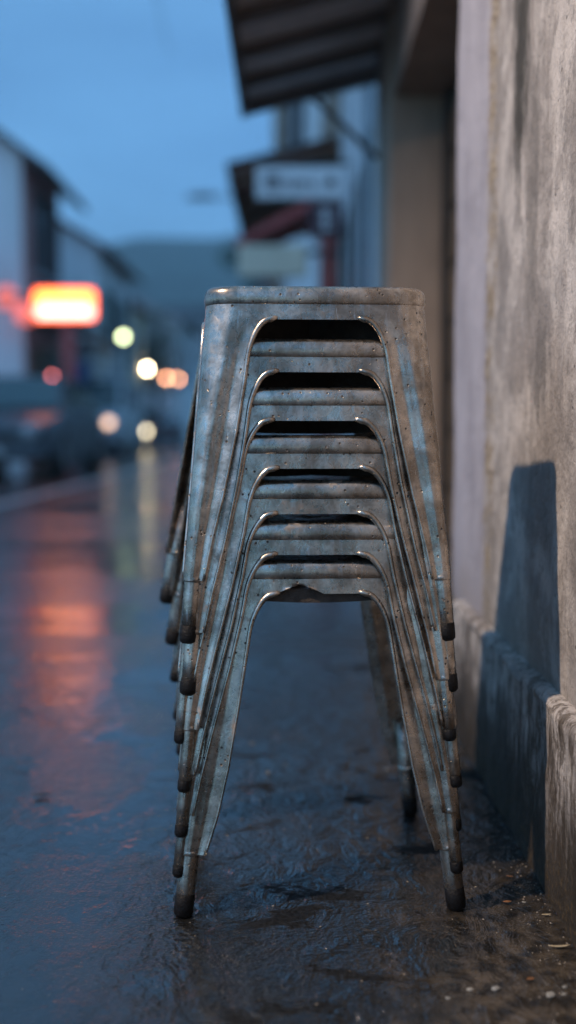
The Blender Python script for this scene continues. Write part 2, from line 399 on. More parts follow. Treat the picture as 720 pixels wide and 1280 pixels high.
# ------------------------------------------------------------------ right-hand wall with plinth
def rough_slab(x, y0, y1, z0, z1, nx, nz, amp, back, topround=0.0):
    """vertical slab whose street face (at -X side) is uneven; closed to 'back'"""
    m = MB(); rows = []
    for j in range(nz + 1):
        z = z0 + (z1 - z0) * j / nz; r = []
        for i in range(nx + 1):
            y = y0 + (y1 - y0) * i / nx
            d = amp * (noise.noise(Vector((0, y * 9, z * 7))) + .5 * noise.noise(Vector((4, y * 27, z * 22))))
            r.append((x + d, y, z))
        rows.append(r)
    if topround:
        for s, (dx, dz) in enumerate(((.0, 0), (.004, .006), (.012, .010), (topround, .012))):
            r = []
            for i in range(nx + 1):
                y = y0 + (y1 - y0) * i / nx
                chip = max(0, noise.noise(Vector((8, y * 14, 1))) - .15) * .035
                e = amp * (noise.noise(Vector((0, y * 9, z1 * 7))))
                r.append((x + e + dx + chip * (1 if s < 3 else 0), y, z1 + dz + .003 * noise.noise(Vector((2, y * 30, s))) - chip * .6 * (1 if s < 3 else 0)))
            rows.append(r)
    rows.append([(back, y0 + (y1 - y0) * i / nx, rows[-1][i][2]) for i in range(nx + 1)])
    m.grid(rows)
    a, b = [r[0] for r in rows], [r[-1] for r in rows]
    for ln in (a, b):
        ln2 = ln + [(back, ln[0][1], z0)]
        m.bm.faces.new([m.bm.verts.new(p) for p in ln2])
    return m
WX = .382
wl = empty('plaster_wall', (0, 0, 0), 'weathered grey brown plaster wall with lilac painted pier and dark damp plinth beside the stools', 'wall')
rough_slab(WX, -1.5, 2.49, .262, 3.2, 260, 110, .0022, 1.2).build('wall_face', M['wall'], wl, smooth=True)
rough_slab(.357, -1.5, 2.34, -.02, .262, 260, 30, .004, 1.2, .06).build('plinth', M['plinth'], wl, smooth=True)
g = MB(); g.box((.385, 2.34, 0), (1.2, 2.488, .262)); g.build('plinth_return', M['plinth'], wl)
# doorway bay beyond: lintel, pillar, recessed door
bay = empty('shop_bay', (0, 0, 0), 'recessed shop doorway with brown lintel and tan pillar just beyond the plaster wall', 'doorway')
g = MB(); g.box((.400, 2.492, 1.90), (1.2, 4.17, 3.2)); g.build('lintel', M['lintel'], bay)
g = MB(); g.box((.386, 4.17, 0), (1.2, 4.72, 3.2), .006); g.build('pillar', M['tan'], bay)
g = MB(); g.box((.66, 2.492, -.02), (.9, 4.168, 1.898)); g.build('recess_wall', M['lintel'], bay)
dr = MB(); dr.box((.60, 3.0, 0.01), (.655, 4.0, 1.86)); dr = dr.build('door', M['doorwood'], bay)
g = MB()
for k in range(9): g.box((.588, 3.03, .05 + k * .2), (.598, 3.97, .05 + k * .2 + .17), .004)
g.build('door_panel', M['doorwood'], dr)
for ya_ in (2.88, 4.002):
    g = MB(); g.box((.575, ya_, 0), (.657, ya_ + .118, 1.88)); g.build('door_frame', M['dooredge'], bay)
g = MB(); g.tube([(.585, 3.12, .95), (.56, 3.12, .95)], .01); g.tube([(.56, 3.09, .95), (.56, 3.2, .95)], .009); g.build('handle', M['galv'], dr)

# awning over the doorway
aw = empty('lean_to_awning', (.38, 4, 2.1), 'dark ribbed lean-to awning overhead fixed above the shop doorway', 'awning')
aw.location = (0, 0, 0)
c1 = at(305, 138, 4.95); AX = c1.x; AZ = c1.z; AY0 = 3.45; AY1 = 4.95; IZ = at(484, 96, 4.95).z
def az(x): return AZ + (x - AX) / (WX - AX) * (IZ - AZ)
g = MB(); rows = []
n = 70
for s in (0, 1):
    rows.append([])
    for i in range(n + 1):
        y = AY0 + (AY1 - AY0) * i / n; zz = .007 * math.sin(y * 2 * PI / .076)
        rows[-1].append(((AX, WX + .02)[s], y, (AZ, IZ)[s] + zz + .045))
g.grid(rows); g.build('roof_sheet', M['roofsheet'], aw, smooth=True, solid=.004)
g = MB()
g.quad((AX + .01, AY0, AZ + .026), (AX + .01, AY1 - .01, AZ + .026), (WX, AY1 - .01, IZ + .026), (WX, AY0, IZ + .026))
g.build('lining_board', M['under'], aw, solid=.008)
for y in (3.5, 3.86, 4.22, 4.56, 4.88):
    g = MB(); g.prism([(AX + .02, az(AX + .02) - .02), (WX - .003, az(WX) - .02), (WX - .003, az(WX) + .02), (AX + .02, az(AX + .02) + .02)], 'y', y, y + .045)
    g.build('rafter', M['under_dark'], aw)
g = MB(); g.box((AX - .012, AY0, AZ - .03), (AX + .018, AY1 + .01, AZ + .06)); g.build('fascia', M['under_dark'], aw)
g = MB(); g.prism([(AX + .02, AZ - .02), (WX + .04, IZ - .02), (WX + .04, IZ + .05), (AX + .02, AZ + .05)], 'y', AY1 - .01, AY1 + .014); g.build('end_board', M['under_dark'], aw)
p0 = at(480, 197, 4.78); p1 = at(392, 128, 4.78)
g = MB(); g.tube([(.384, 4.78, p0.z), tuple(p1 + Vector((0, 0, .02)))], .014, 8); g.build('strut', M['under_dark'], aw)

# ------------------------------------------------------------------ facade builder pieces
def win(parent, face, a0, a1, z0, z1, fixed, mat=None, sh=None):
    """window on a wall; face 'x' (plane x=fixed, street to +X), '-x' (street to -X) or 'y' (plane y=fixed facing -Y)"""
    mat = mat or M['darkwin']
    def bx(m, u0, u1, w0, w1, d0, d1):
        if face == 'x': m.box((fixed + d0, u0, w0), (fixed + d1, u1, w1))
        elif face == '-x': m.box((fixed - d1, u0, w0), (fixed - d0, u1, w1))
        else: m.box((u0, fixed - d1, w0), (u1, fixed - d0, w1))
    t = .06
    f = MB(); bx(f, a0, a1, z0, z0 + t, .003, .07); bx(f, a0, a1, z1 - t, z1, .003, .07)
    bx(f, a0, a0 + t, z0 + t + .001, z1 - t - .001, .003, .07); bx(f, a1 - t, a1, z0 + t + .001, z1 - t - .001, .003, .07)
    bx(f, (a0 + a1) / 2 - .02, (a0 + a1) / 2 + .02, z0 + t + .001, z1 - t - .001, .004, .05)
    fo = f.build('window', M['frame'], parent)
    q = MB(); bx(q, a0 + t + .001, a1 - t - .001, z0 + t + .001, z1 - t - .001, .002, .02); q.build('pane', mat, fo)
    s = MB(); bx(s, a0 - .08, a1 + .08, z0 - .08, z0 - .002, .002, .14); s.build('sill', M['greyw'], fo)
    if sh:
        for u0, u1 in ((a0 - .42, a0 - .02), (a1 + .02, a1 + .42)):
            q = MB(); bx(q, u0, u1, z0, z1, .01, .04)
            for k in range(int((z1 - z0) / .12)): bx(q, u0 + .04, u1 - .04, z0 + .05 + k * .12, z0 + .10 + k * .12, .041, .055)
            q.build('shutter', sh, fo)

def house(name, label, xs_, xb, y0, y1, eave, ridge, wmat, rmat, over=.45, side=None, group='houses along the left kerb'):
    """gabled house on the left of the street: street wall at x=xs_, back at xb, ridge parallel to the street"""
    h = empty(name, (0, 0, 0), label, 'house', group)
    xm = (xs_ + xb) / 2
    g = MB(); g.prism([(xb, 0), (xs_, 0), (xs_, eave), (xm, ridge), (xb, eave)], 'y', y0, y1); g.build('wall', wmat, h)
    if side:
        g = MB(); g.box((xs_ + .003, y0 + .02, .0), (xs_ + .03, y1 - .02, eave - .02)); g.build('street_front', side, h)
    sl = (ridge - eave) / (xm - xs_)      # slope (negative x direction)
    def rz(x): return eave + (x - xs_) * sl if x > xm else eave + (xb - x) / (xb - xm) * (ridge - eave)
    xo = xs_ + over; xi = xb - over
    g = MB(); th = .14
    g.prism([(xo, rz(xo) + .01), (xm, ridge + .01), (xi, eave - over * (ridge - eave) / (xm - xb) + .01), (xi, eave - over * (ridge - eave) / (xm - xb) + th), (xm, ridge + th + .02), (xo, rz(xo) + th)], 'y', y0 - .35, y1 + .35)
    g.build('roof', rmat, h)
    g = MB(); g.tube([(xo + .05, y0 - .33, rz(xo) + .05), (xo + .05, y1 + .33, rz(xo) + .05)], .06, 8); g.build('gutter', M['metaldark'], h)
    return h

# left row -----------------------------------------------------------
YA = 21.0
eA = at(92, 236, 24.6); wA = at(28, 330, YA)
hA = house('town_house', 'white gabled two-storey house with red-brown street front behind the lit orange sign', wA.x, wA.x - 8, YA, 24.3, at(55, 192, YA).z, at(55, 192, YA).z + 2.9, M['palewhite'], M['rooft'], .50, M['redbrown'])
zt = at(40, 240, 22.3).z; zb = at(40, 345, 22.3).z
win(hA, 'x', 21.75, 22.75, zb, zt, wA.x + .03); win(hA, 'x', 23.1, 23.9, zb, zt, wA.x + .03)
win(hA, 'y', wA.x - 3.0, wA.x - 1.9, zb, zt, YA)
g = MB(); g.box((wA.x + .035, 21.3, .13), (wA.x + .10, 22.2, 2.3)); dA = g.build('door', M['doorwood'], hA)
g = MB(); g.box((wA.x + .035, 22.5, .13), (wA.x + .10, 24.0, 2.4)); g.build('shop_shutter', M['metaldark'], hA)
g = MB(); g.box((wA.x + .035, 21.1, 2.75), (wA.x + 1.0, 24.1, 2.85)); g.build('canopy', M['roofr'], hA)
g = MB(); g.box((wA.x + .75, 21.0, .13), (wA.x + .95, 21.2, 2.745)); g.build('post', M['redpaint'], hA)

wB = at(123, 360, 30)
hB = house('town_house', 'pale plastered house with red-brown roof, second from left beyond the lit sign', wB.x, wB.x - 7, 30, 36, at(132, 308, 30).z, at(132, 308, 30).z + 2.0, M['palewhite'], M['roofr'], .35)
win(hB, 'x', 31, 32, 3.2, 4.7, wB.x, sh=M['greenpaint']); win(hB, 'x', 33.6, 34.6, 3.2, 4.7, wB.x, sh=M['greenpaint'])
win(hB, 'y', wB.x - 1.9, wB.x - 1.1, 1.0, 2.3, 30, sh=M['bluepaint'])
g = MB(); g.box((wB.x + .005, 31.2, .13), (wB.x + .07, 32.3, 2.4)); g.build('door', M['bluepaint'], hB)
g = MB(); g.box((wB.x - .3, 29.6, .13), (wB.x + .0, 29.9, 2.6)); g.build('post', M['cream'], hB)
# cross wing with blue shop front facing the camera
hs = empty('shop_annex', (0, 0, 0), 'low shop with deep blue doors between the white house and the pale house', 'shop')
a0 = at(66, 430, 27).x; a1 = at(118, 430, 27).x
g = MB(); g.box((a0 - 1.5, 27, 0), (a1, 29.4, 2.75)); g.build('wall', M['greyw'], hs)
g = MB(); g.box((a0 - 1.6, 26.6, 2.753), (a1 + .1, 29.5, 2.9)); g.build('roof', M['roofr'], hs)
for k in range(2):
    xx = at(82, 430, 27).x + k * .27
    g = MB(); g.box((xx, 26.95, .05), (xx + .255, 26.997, 2.35)); dd = g.build('door', M['bluepaint'], hs)
    g = MB(); g.box((xx + .04, 26.93, 1.3), (xx + .215, 26.948, 2.2)); g.box((xx + .04, 26.93, .2), (xx + .215, 26.948, 1.1)); g.build('door_panel', M['bluepaint'], dd)

hC = house('town_house', 'grey house with dark roof and cream corner, third along the left kerb', at(150, 400, 40).x, at(150, 400, 40).x - 8, 38.5, 46, 5.6, 7.4, M['greyw'], M['rooft'], .4, M['cream'])
win(hC, 'x', 40, 41, 3.2, 4.6, at(150, 400, 40).x + .03); win(hC, 'x', 43, 44, 3.2, 4.6, at(150, 400, 40).x + .03)
win(hC, 'x', 40, 42, .9, 2.3, at(150, 400, 40).x + .03)
hD = house('town_house', 'far house with pale roof at the left end of the street', -5.4, -14, 54, 64, 6.2, 8.2, M['palewhite'], M['galv'], .4)
win(hD, 'x', 55, 56.2, 3.4, 5, -5.4); win(hD, 'x', 58, 59.2, 3.4, 5, -5.4); win(hD, 'y', -7.6, -6.4, 3.4, 5, 54)
hE = empty('far_block', (0, 0, 0), 'wide grey block closing the far end of the street below the hill', 'building')
g = MB(); g.box((-11, 92, 0), (7, 104, 9.5)); g.build('wall', M['greyw'], hE)
g = MB(); g.prism([(91.2, 9.55), (98, 12.0), (104.8, 9.55)], 'x', -11.6, 7.6); g.build('roof', M['rooft'], hE)
for k in range(7):
    for zz in (1.2, 5.6): win(hE, 'y', -10 + k * 2.4, -8.8 + k * 2.4, zz, zz + 2.2, 92)
hF = empty('low_shed', (0, 0, 0), 'low pale-roofed shed in front of the far grey block', 'shed')
g = MB(); g.box((-9.5, 74, 0), (-4.6, 80, 3.6)); g.build('wall', M['palewhite'], hF)
g = MB(); g.prism([(73.4, 3.65), (77, 5.3), (80.6, 3.65)], 'x', -9.9, -4.2); g.build('roof', M['galv'], hF)
win(hF, 'y', -8.6, -7.2, 1.0, 2.6, 74); g = MB(); g.box((-6.6, 73.9, 0), (-5.4, 73.996, 2.5)); g.build('door', M['frame'], hF)

hH = house('town_house', 'dark grey gabled house up the street behind the viewpoint', -4.0, -13, -34, -22, 5.4, 7.2, M['palewhite'], M['roofr'], .45)
for k in range(3): win(hH, 'x', -33 + k * 3.4, -31.6 + k * 3.4, 3.3, 4.8, -4.0)
r6 = empty('corner_shophouse', (0, 0, 0), 'cream shophouse up the street behind the viewpoint on the wall side', 'building')
g = MB(); g.box((.6, -30, 0), (9, -16, 6.0)); g.build('wall', M['cream'], r6)
g = MB(); g.prism([(.4, 6.05), (4.8, 7.9), (9.2, 6.05)], 'y', -30.3, -15.7); g.build('roof', M['rooft'], r6)
for k in range(3): win(r6, '-x', -28 + k * 4, -26.6 + k * 4, 3.4, 4.9, .6)

# lit sign ------------------------------------------------------------
sg = empty('lit_sign', (0, 0, 0), 'glowing orange and white box sign with red neon rim over the left pavement', 'sign')
Ys = 18.0
a = at(44, 399, Ys); b = at(118, 363, Ys); zm = (a.z + b.z) / 2
def rrect(x0, z0, x1, z1, r, n=5):
    pts = []
    for cx, cz, s in ((x1 - r, z1 - r, 0), (x0 + r, z1 - r, 90), (x0 + r, z0 + r, 180), (x1 - r, z0 + r, 270)):
        for k in range(n + 1):
            t = R(s + 90 * k / n); pts.append((cx + r * math.cos(t), cz + r * math.sin(t)))
    return pts
g = MB(); g.prism(rrect(a.x, a.z, b.x, b.z, .08), 'y', Ys, Ys + .18); g.build('sign_box', M['metaldark'], sg)
g = MB(); g.prism(rrect(a.x + .03, zm + .01, b.x - .03, b.z - .03, .07), 'y', Ys - .022, Ys - .002); g.build('upper_panel', M['e_orange'], sg)
g = MB(); g.prism(rrect(a.x + .03, a.z + .03, b.x - .03, zm - .01, .07), 'y', Ys - .022, Ys - .002); g.build('lower_panel', M['e_white'], sg)
rp = rrect(a.x, a.z, b.x, b.z, .08); g = MB(); g.tube([(p[0], Ys - .03, p[1]) for p in rp + rp[:1]], .018, 6); g.build('neon_rim', M['e_red'], sg)
g = MB(); g.tube([(a.x, Ys + .1, b.z - .1), (wA.x, Ys + .1, b.z - .1)], .025, 6); g.tube([(wA.x, Ys + .1, 0), (wA.x, Ys + .1, b.z + .3)], .04, 8); g.build('bracket', M['metaldark'], sg)
# lanterns
for (px, py, YY, lab) in ((8, 372, 20.2, 'red paper lantern at the far left edge, under the white house'), (32, 392, 20.6, 'red paper lantern hanging just left of the lit orange sign')):
    c = at(px, py, YY); l = empty('paper_lantern', c, lab, 'lantern', 'red lanterns by the lit sign')
    g = MB(); g.tube([(0, 0, z) for z in (-.20, -.16, -.08, 0, .08, .16, .20)], [.07, .14, .19, .20, .19, .14, .07], 14); g.build('shade', M['e_lantern'], l, smooth=True)
    g = MB(); g.tube([(0, 0, .195), (0, 0, .24), (0, 0, .241), (0, 0, .6)], [.07, .07, .006, .006], 10); g.build('cap', M['metaldark'], l)
    g = MB(); g.tube([(0, 0, -.20), (0, 0, -.24)], .07, 10); g.build('cap', M['metaldark'], l)

# right row beyond the pillar ----------------------------------------
r2 = empty('pale_shophouse', (0, 0, 0), 'pale blue shophouse front with pilasters and pipe right beyond the tan pillar', 'building')
g = MB(); g.box((.46, 4.73, 0), (3, 8.6, 5.2)); g.build('wall', M['pale'], r2)
for y in (4.95, 5.75, 6.7, 7.9):
    g = MB(); g.box((.395, y, 0), (.457, y + .28, 4.4), .008); g.build('pilaster', M['palewhite'], r2)
g = MB(); g.tube([(.41, 5.55, 0), (.41, 5.55, 4.3)], .035, 10); g.build('drainpipe', M['galv'], r2)
g = MB(); g.box((.36, 4.73, 4.41), (.455, 8.6, 4.6)); g.build('cornice', M['palewhite'], r2)
win(r2, '-x', 5.27, 5.47, 1.0, 2.1, .46); win(r2, '-x', 6.1, 6.6, 1.0, 2.1, .46); win(r2, '-x', 7.1, 7.8, 1.0, 2.1, .46)

# second awning and shop
r3 = empty('brown_shophouse', (0, 0, 0), 'brown fronted shophouse behind the hanging white sign, under the second awning', 'building')
g = MB(); g.box((.42, 8.62, 0), (3, 15.2, 4.6)); g.build('wall', M['tan'], r3)
win(r3, '-x', 9.2, 10.2, .9, 1.9, .42); win(r3, '-x', 11, 12.2, .9, 1.9, .42)
g = MB(); g.box((.36, 12.8, 0), (.417, 13.7, 2.1)); g.build('door', M['redpaint'], r3)
a2 = empty('second_awning', (0, 0, 0), 'brown pitched awning behind the hanging white sign', 'awning')
q0 = at(290, 214, 9.0); q1 = at(425, 180, 9.0)
m = (q1.z - q0.z) / (q1.x - q0.x); zi = q0.z + (.415 - q0.x) * m
yn = 9.0; yf = 12.4
g = MB()
g.grid([[(q0.x, yn, q0.z), (q0.x, yf, q0.z)], [(.415, yn, zi), (.415, yf, zi)]]); g.build('lining_board', M['under2'], a2, solid=.02)
g = MB(); g.grid([[(q0.x - .05, yn - .05, q0.z + .04), (q0.x - .05, yf + .05, q0.z + .04)], [(.415, yn - .05, zi + .05), (.415, yf + .05, zi + .05)]]); g.build('roof_sheet', M['roofsheet'], a2, solid=.015)
for y in (9.1, 9.9, 10.7, 11.5, 12.25):
    g = MB(); g.prism([(q0.x + .02, q0.z - .09), (.412, zi - .09), (.412, zi - .023), (q0.x + .02, q0.z - .023)], 'y', y, y + .06); g.build('rafter', M['doorwood'], a2)
g = MB(); g.box((q0.x - .03, yn - .02, q0.z - .08), (q0.x - .004, yf + .02, q0.z + .02)); g.build('fascia', M['under_dark'], a2)
# hanging white sign
hsn = empty('hanging_sign', (0, 0, 0), 'white hanging signboard with dark characters projecting from the right-hand shops', 'sign')
s0 = at(320, 248, 7.0); s1 = at(430, 208, 7.0)
g = MB(); g.box((s0.x, 7.0, s0.z), (s1.x, 7.06, s1.z), .006); g.build('board', M['signwhite'], hsn)
g = MB(); g.tube([(s0.x + .02, 7.03, s1.z + .03), (.458, 7.03, s1.z + .03)], .012, 8); g.tube([(s0.x + .06, 7.03, s1.z), (s0.x + .06, 7.03, s1.z + .03)], .006, 6); g.tube([(s1.x - .06, 7.03, s1.z), (s1.x - .06, 7.03, s1.z + .03)], .006, 6); g.build('bracket', M['metaldark'], hsn)
def px7(x, y): v = at(x, y, 7.0); return v.x, v.z
gl = MB()
def stroke(x0, y0, x1, y1):
    a_, b_ = px7(x0, y0), px7(x1, y1); gl.box((a_[0], 6.988, min(a_[1], b_[1])), (b_[0], 6.998, max(a_[1], b_[1])))
# blocky square character
for s in ((333, 219, 335.5, 237), (346.5, 219, 349, 237), (335.6, 219, 346.4, 221), (335.6, 227, 346.4, 229), (335.6, 235, 346.4, 237), (340, 221.2, 342, 226.8)): stroke(*s)
for s in ((356, 225, 358, 234), (358.1, 225, 362, 227), (365, 225, 367, 234), (367.1, 232, 371, 234), (367.1, 225, 371, 227), (374, 225, 376, 234), (379, 225, 381, 234), (376.1, 228, 378.9, 230), (388, 225, 390, 234), (390.1, 232, 395, 234)): stroke(*s)
gl.build('lettering', M['signdark'], hsn)
c = at(413, 228, 7.0); g = MB(); g.tube([(c.x, 6.998, c.z), (c.x, 6.988, c.z)], .030, 20); g.build('emblem', M['signdark'], hsn)
# maroon round sign
ms = empty('round_sign', (0, 0, 0), 'dark maroon hanging sign with pale upright characters below the white sign', 'sign')
c = at(407, 274, 8.0); g = MB(); g.prism(rrect(c.x - .135, c.z - .14, c.x + .135, c.z + .14, .07, 6), 'y', 8.0, 8.05); g.build('board', M['maroon'], ms)
g = MB()
for s in ((-.012, .012, -.09, .085), (-.045, -.015, .05, .066), (.015, .045, .05, .066), (-.04, -.015, -.01, .006), (.015, .04, -.01, .006), (-.045, -.015, -.07, -.054), (.015, .045, -.07, -.054)): g.box((c.x + s[0], 7.988, c.z + s[2]), (c.x + s[1], 7.998, c.z + s[3]))
g.build('lettering', M['signwhite'], ms)
g = MB(); g.tube([(c.x, 8.02, c.z + .14), (c.x, 8.02, c.z + .2)], .008, 6); g.tube([(c.x - .1, 8.02, c.z + .2), (.458, 8.02, c.z + .2)], .01, 6); g.build('bracket', M['metaldark'], ms)
# small red canopy, cream fascia sign and red post
rc = empty('red_canopy', (0, 0, 0), 'small red sloping canopy on a red post above the cream sign', 'canopy')
b0 = at(298, 308, 8.66); b1 = at(382, 263, 8.66)
g = MB(); g.prism([(b0.x, b0.z), (b1.x, b1.z), (.41, b1.z + .10), (.41, b1.z + .17), (b1.x, b1.z + .07), (b0.x - .03, b0.z + .05)], 'y', 8.66, 9.6); g.build('canopy_roof', M['redpaint'], rc)
g = MB(); g.box((at(402, 330, 8.7).x, 8.70, 0), (at(418, 330, 8.7).x, 8.80, b1.z + .05)); g.build('post', M['redpaint'], rc)
cs = empty('cream_sign', (0, 0, 0), 'blank cream fascia box sign under the red canopy', 'sign')
d0 = at(298, 345, 8.5); d1 = at(384, 306, 8.5)
g = MB(); g.box((d0.x, 8.5, d0.z), (d1.x, 8.58, d1.z), .015); g.build('sign_box', M['creampaint'], cs)
g = MB(); g.box((d1.x + .002, 8.52, d1.z - .07), (.457, 8.56, d1.z - .03)); g.build('bracket', M['metaldark'], cs)
# upper pale building further on
r4 = empty('tall_shophouse', (0, 0, 0), 'tall pale shophouse with upright blue shutters rising above the second awning', 'building')
xw = at(345, 160, 19).x
g = MB(); g.box((xw, 19, 0), (4, 27, 7.6)); g.build('wall', M['palewhite'], r4)
g = MB(); g.box((xw - .1, 18.9, 7.605), (4, 27.1, 7.8)); g.build('roof', M['rooft'], r4)
g = MB(); g.box((xw - .05, 18.92, 0), (xw + .12, 18.997, 7.55)); g.build('corner_board', M['tan'], r4)
for px_ in (362, 376):
    xx = at(px_, 160, 19).x; win(r4, 'y', xx - .07, xx + .07, 5.2, 6.7, 19, M['bluepaint'])
win(r4, 'y', xw + .9, xw + 1.5, 5.2, 6.7, 19)
g = MB(); g.box((xw - .22, 19.3, 4.95), (xw - .003, 20.2, 5.5), .03); g.build('air_conditioner', M['metaldark'], r4)
r5 = empty('far_shophouse', (0, 0, 0), 'low cream shophouse past the cream sign on the right', 'building')
g = MB(); g.box((-.5, 30, 0), (4, 40, 4.5)); g.build('wall', M['cream'], r5)
g = MB(); g.prism([(29.6, 4.55), (35, 6.0), (40.4, 4.55)], 'x', -.8, 4.3); g.build('roof', M['roofr'], r5)
win(r5, 'y', -.1, .6, 1, 2.2, 30); win(r5, '-x', 32, 33, 1, 2.2, -.5)

# trees ---------------------------------------------------------------
def tree(loc, h, r, label, n=2600):
    t = empty('street_tree', loc, label, 'tree', 'street trees')
    g = MB(); g.tube([(0, 0, -.05), (.05, 0, h * .25), (-.05, .05, h * .5), (0, 0, h * .8)], [.16, .12, .09, .03], 8)
    for k in range(7):
        a_ = k * 2.4; z0 = h * (.35 + .06 * k); L = r * (.85 - .05 * k)
        g.tube([(0, 0, z0), (L * .5 * math.cos(a_), L * .5 * math.sin(a_), z0 + .25 * L), (L * math.cos(a_), L * math.sin(a_), z0 + .6 * L)], [.06, .04, .012], 6)
    g.build('trunk', M['bark'], t, smooth=True)
    g = MB(); cl = []
    for k in range(26):
        a_ = random.uniform(0, 2 * PI); rr = r * random.uniform(.1, .8); zz = random.uniform(.45, .95)
        cl.append((rr * math.cos(a_) * (1.25 - zz * .6), rr * math.sin(a_) * (1.25 - zz * .6), h * zz, r * random.uniform(.22, .38)))
    for k in range(n):
        cx, cy, cz, cr = random.choice(cl); d = Vector((random.gauss(0, 1), random.gauss(0, 1), random.gauss(0, .8))).normalized() * cr * random.uniform(.5, 1.1)
        p = Vector((cx, cy, cz)) + d; s = random.uniform(.05, .12)
        u = Vector((random.gauss(0, 1), random.gauss(0, 1), random.gauss(0, 1))).normalized(); v = u.orthogonal().normalized()
        g.quad(p - u * s, p + v * s * .5, p + u * s, p - v * s * .5)
    g.build('crown', M['leafd'], t)
tree((-6.0, 49.5, 0), 6.2, 2.2, 'bushy dark green tree between the grey house and the far house')
tree((-1.5, 44, 0), 8.6, 1.7, 'dark tree peeping out left of the red canopy')

# street lamps and cable ---------------------------------------------
sl = empty('street_lamp', (-4.35, .2, .13), 'tall warm lit street lamp standing on the street side left of the stools', 'street lamp', 'street lamps')
L = LAMP_POS - Vector((-4.35, .2, .13))
g = MB(); g.tube([(0, 0, 0), (0, 0, L.z - .25), (.08, .01, L.z + .05), (.4, .03, L.z + .16), L + Vector((-.34, -.02, .16))], [.075, .055, .045, .035, .03], 10); g.build('pole', M['metaldark'], sl, smooth=True)
hd = MB(); hd.tube([L + Vector((-.35, -.02, .16)), L + Vector((-.15, 0, .16)), L + Vector((0, 0, .13)), L + Vector((.16, .02, .11))], [.03, .06, .12, .03], 12); hd = hd.build('lamp_head', M['metaldark'], sl, smooth=True)
g = MB(); g.tube([L + Vector((0, 0, .028)), L + Vector((0, 0, .012))], .085, 18); g.build('lens', M['e_lamp'], hd)
ld = bpy.data.lights.new('lamp_light', 'SPOT'); ld.energy = LAMP_W; ld.color = (1, .765, .555); ld.spot_size = R(62); ld.spot_blend = .75; ld.shadow_soft_size = .045
lo = bpy.data.objects.new('lamp_light', ld); C.objects.link(lo); lo.location = L - Vector((0, 0, .03)); lo.parent = sl
lo.rotation_euler = (LAMP_AIM - LAMP_POS).to_track_quat('-Z', 'Y').to_euler()
c = at(250, 246, 24)
s2 = empty('street_lamp', (.05, 24, 0), 'unlit grey street lamp with long arm reaching out over the road, far off', 'street lamp', 'street lamps')
g = MB(); g.tube([(0, 0, 0), (0, 0, c.z - .3), (-.2, 0, c.z - .05), (c.x + .25 - .05, 0, c.z)], [.07, .05, .04, .03], 8); g.build('pole', M['galv'], s2)
g = MB(); g.tube([(c.x + .3, 0, c.z), (c.x + .1, 0, c.z + .02), (c.x - .35, 0, c.z - .01)], [.04, .10, .05], 10); g.build('lamp_head', M['galv'], s2)
g = MB(); pa = at(188, -40, 16); pb = at(214, 70, 42)
pts = []
for k in range(21):
    f = k / 20; p = pa.lerp(pb, f); p.z -= 1.2 * 4 * f * (1 - f) * .1; pts.append(p)
g.tube(pts, .012, 5); tag(g.build('overhead_cable', M['metaldark']), 'thin dark cable crossing the sky at upper left', 'cable')

# lamps seen as bokeh -------------------------------------------------
def bulb(px, py, YY, mat, r, name, label, post=True):
    c = at(px, py, YY); o = empty(name, (c.x, YY, 0), label, 'lamp', 'lit lamps down the street')
    g = MB(); g.tube([(0, 0, c.z + z) for z in (-r, -r * .7, 0, r * .7, r)], [r * .3, r * .75, r, r * .75, r * .3], 12); g.build('globe', mat, o, smooth=True)
    g = MB(); g.tube([(0, 0, 0), (0, 0, c.z - r - .004)], .035, 6); g.build('post', M['metaldark'], o)
bulb(154, 421, 28.5, M['e_lime'], .085, 'lamp_post', 'greenish white globe lamp, highest of the lit lamps down the street')
bulb(184, 461, 46, M['e_warm'], .085, 'lamp_post', 'warm yellow globe lamp left of the pair of amber lamps')
bulb(208, 473, 50, M['e_amber'], .10, 'lamp_post', 'left of the two amber lamps beside the stool stack')
bulb(223, 473, 50, M['e_amber'], .10, 'lamp_post', 'right of the two amber lamps, nearest the stool stack')
bulb(65, 470, 19.5, M['e_tail'], .04, 'lamp_post', 'small red lamp above the dark parked car at left')

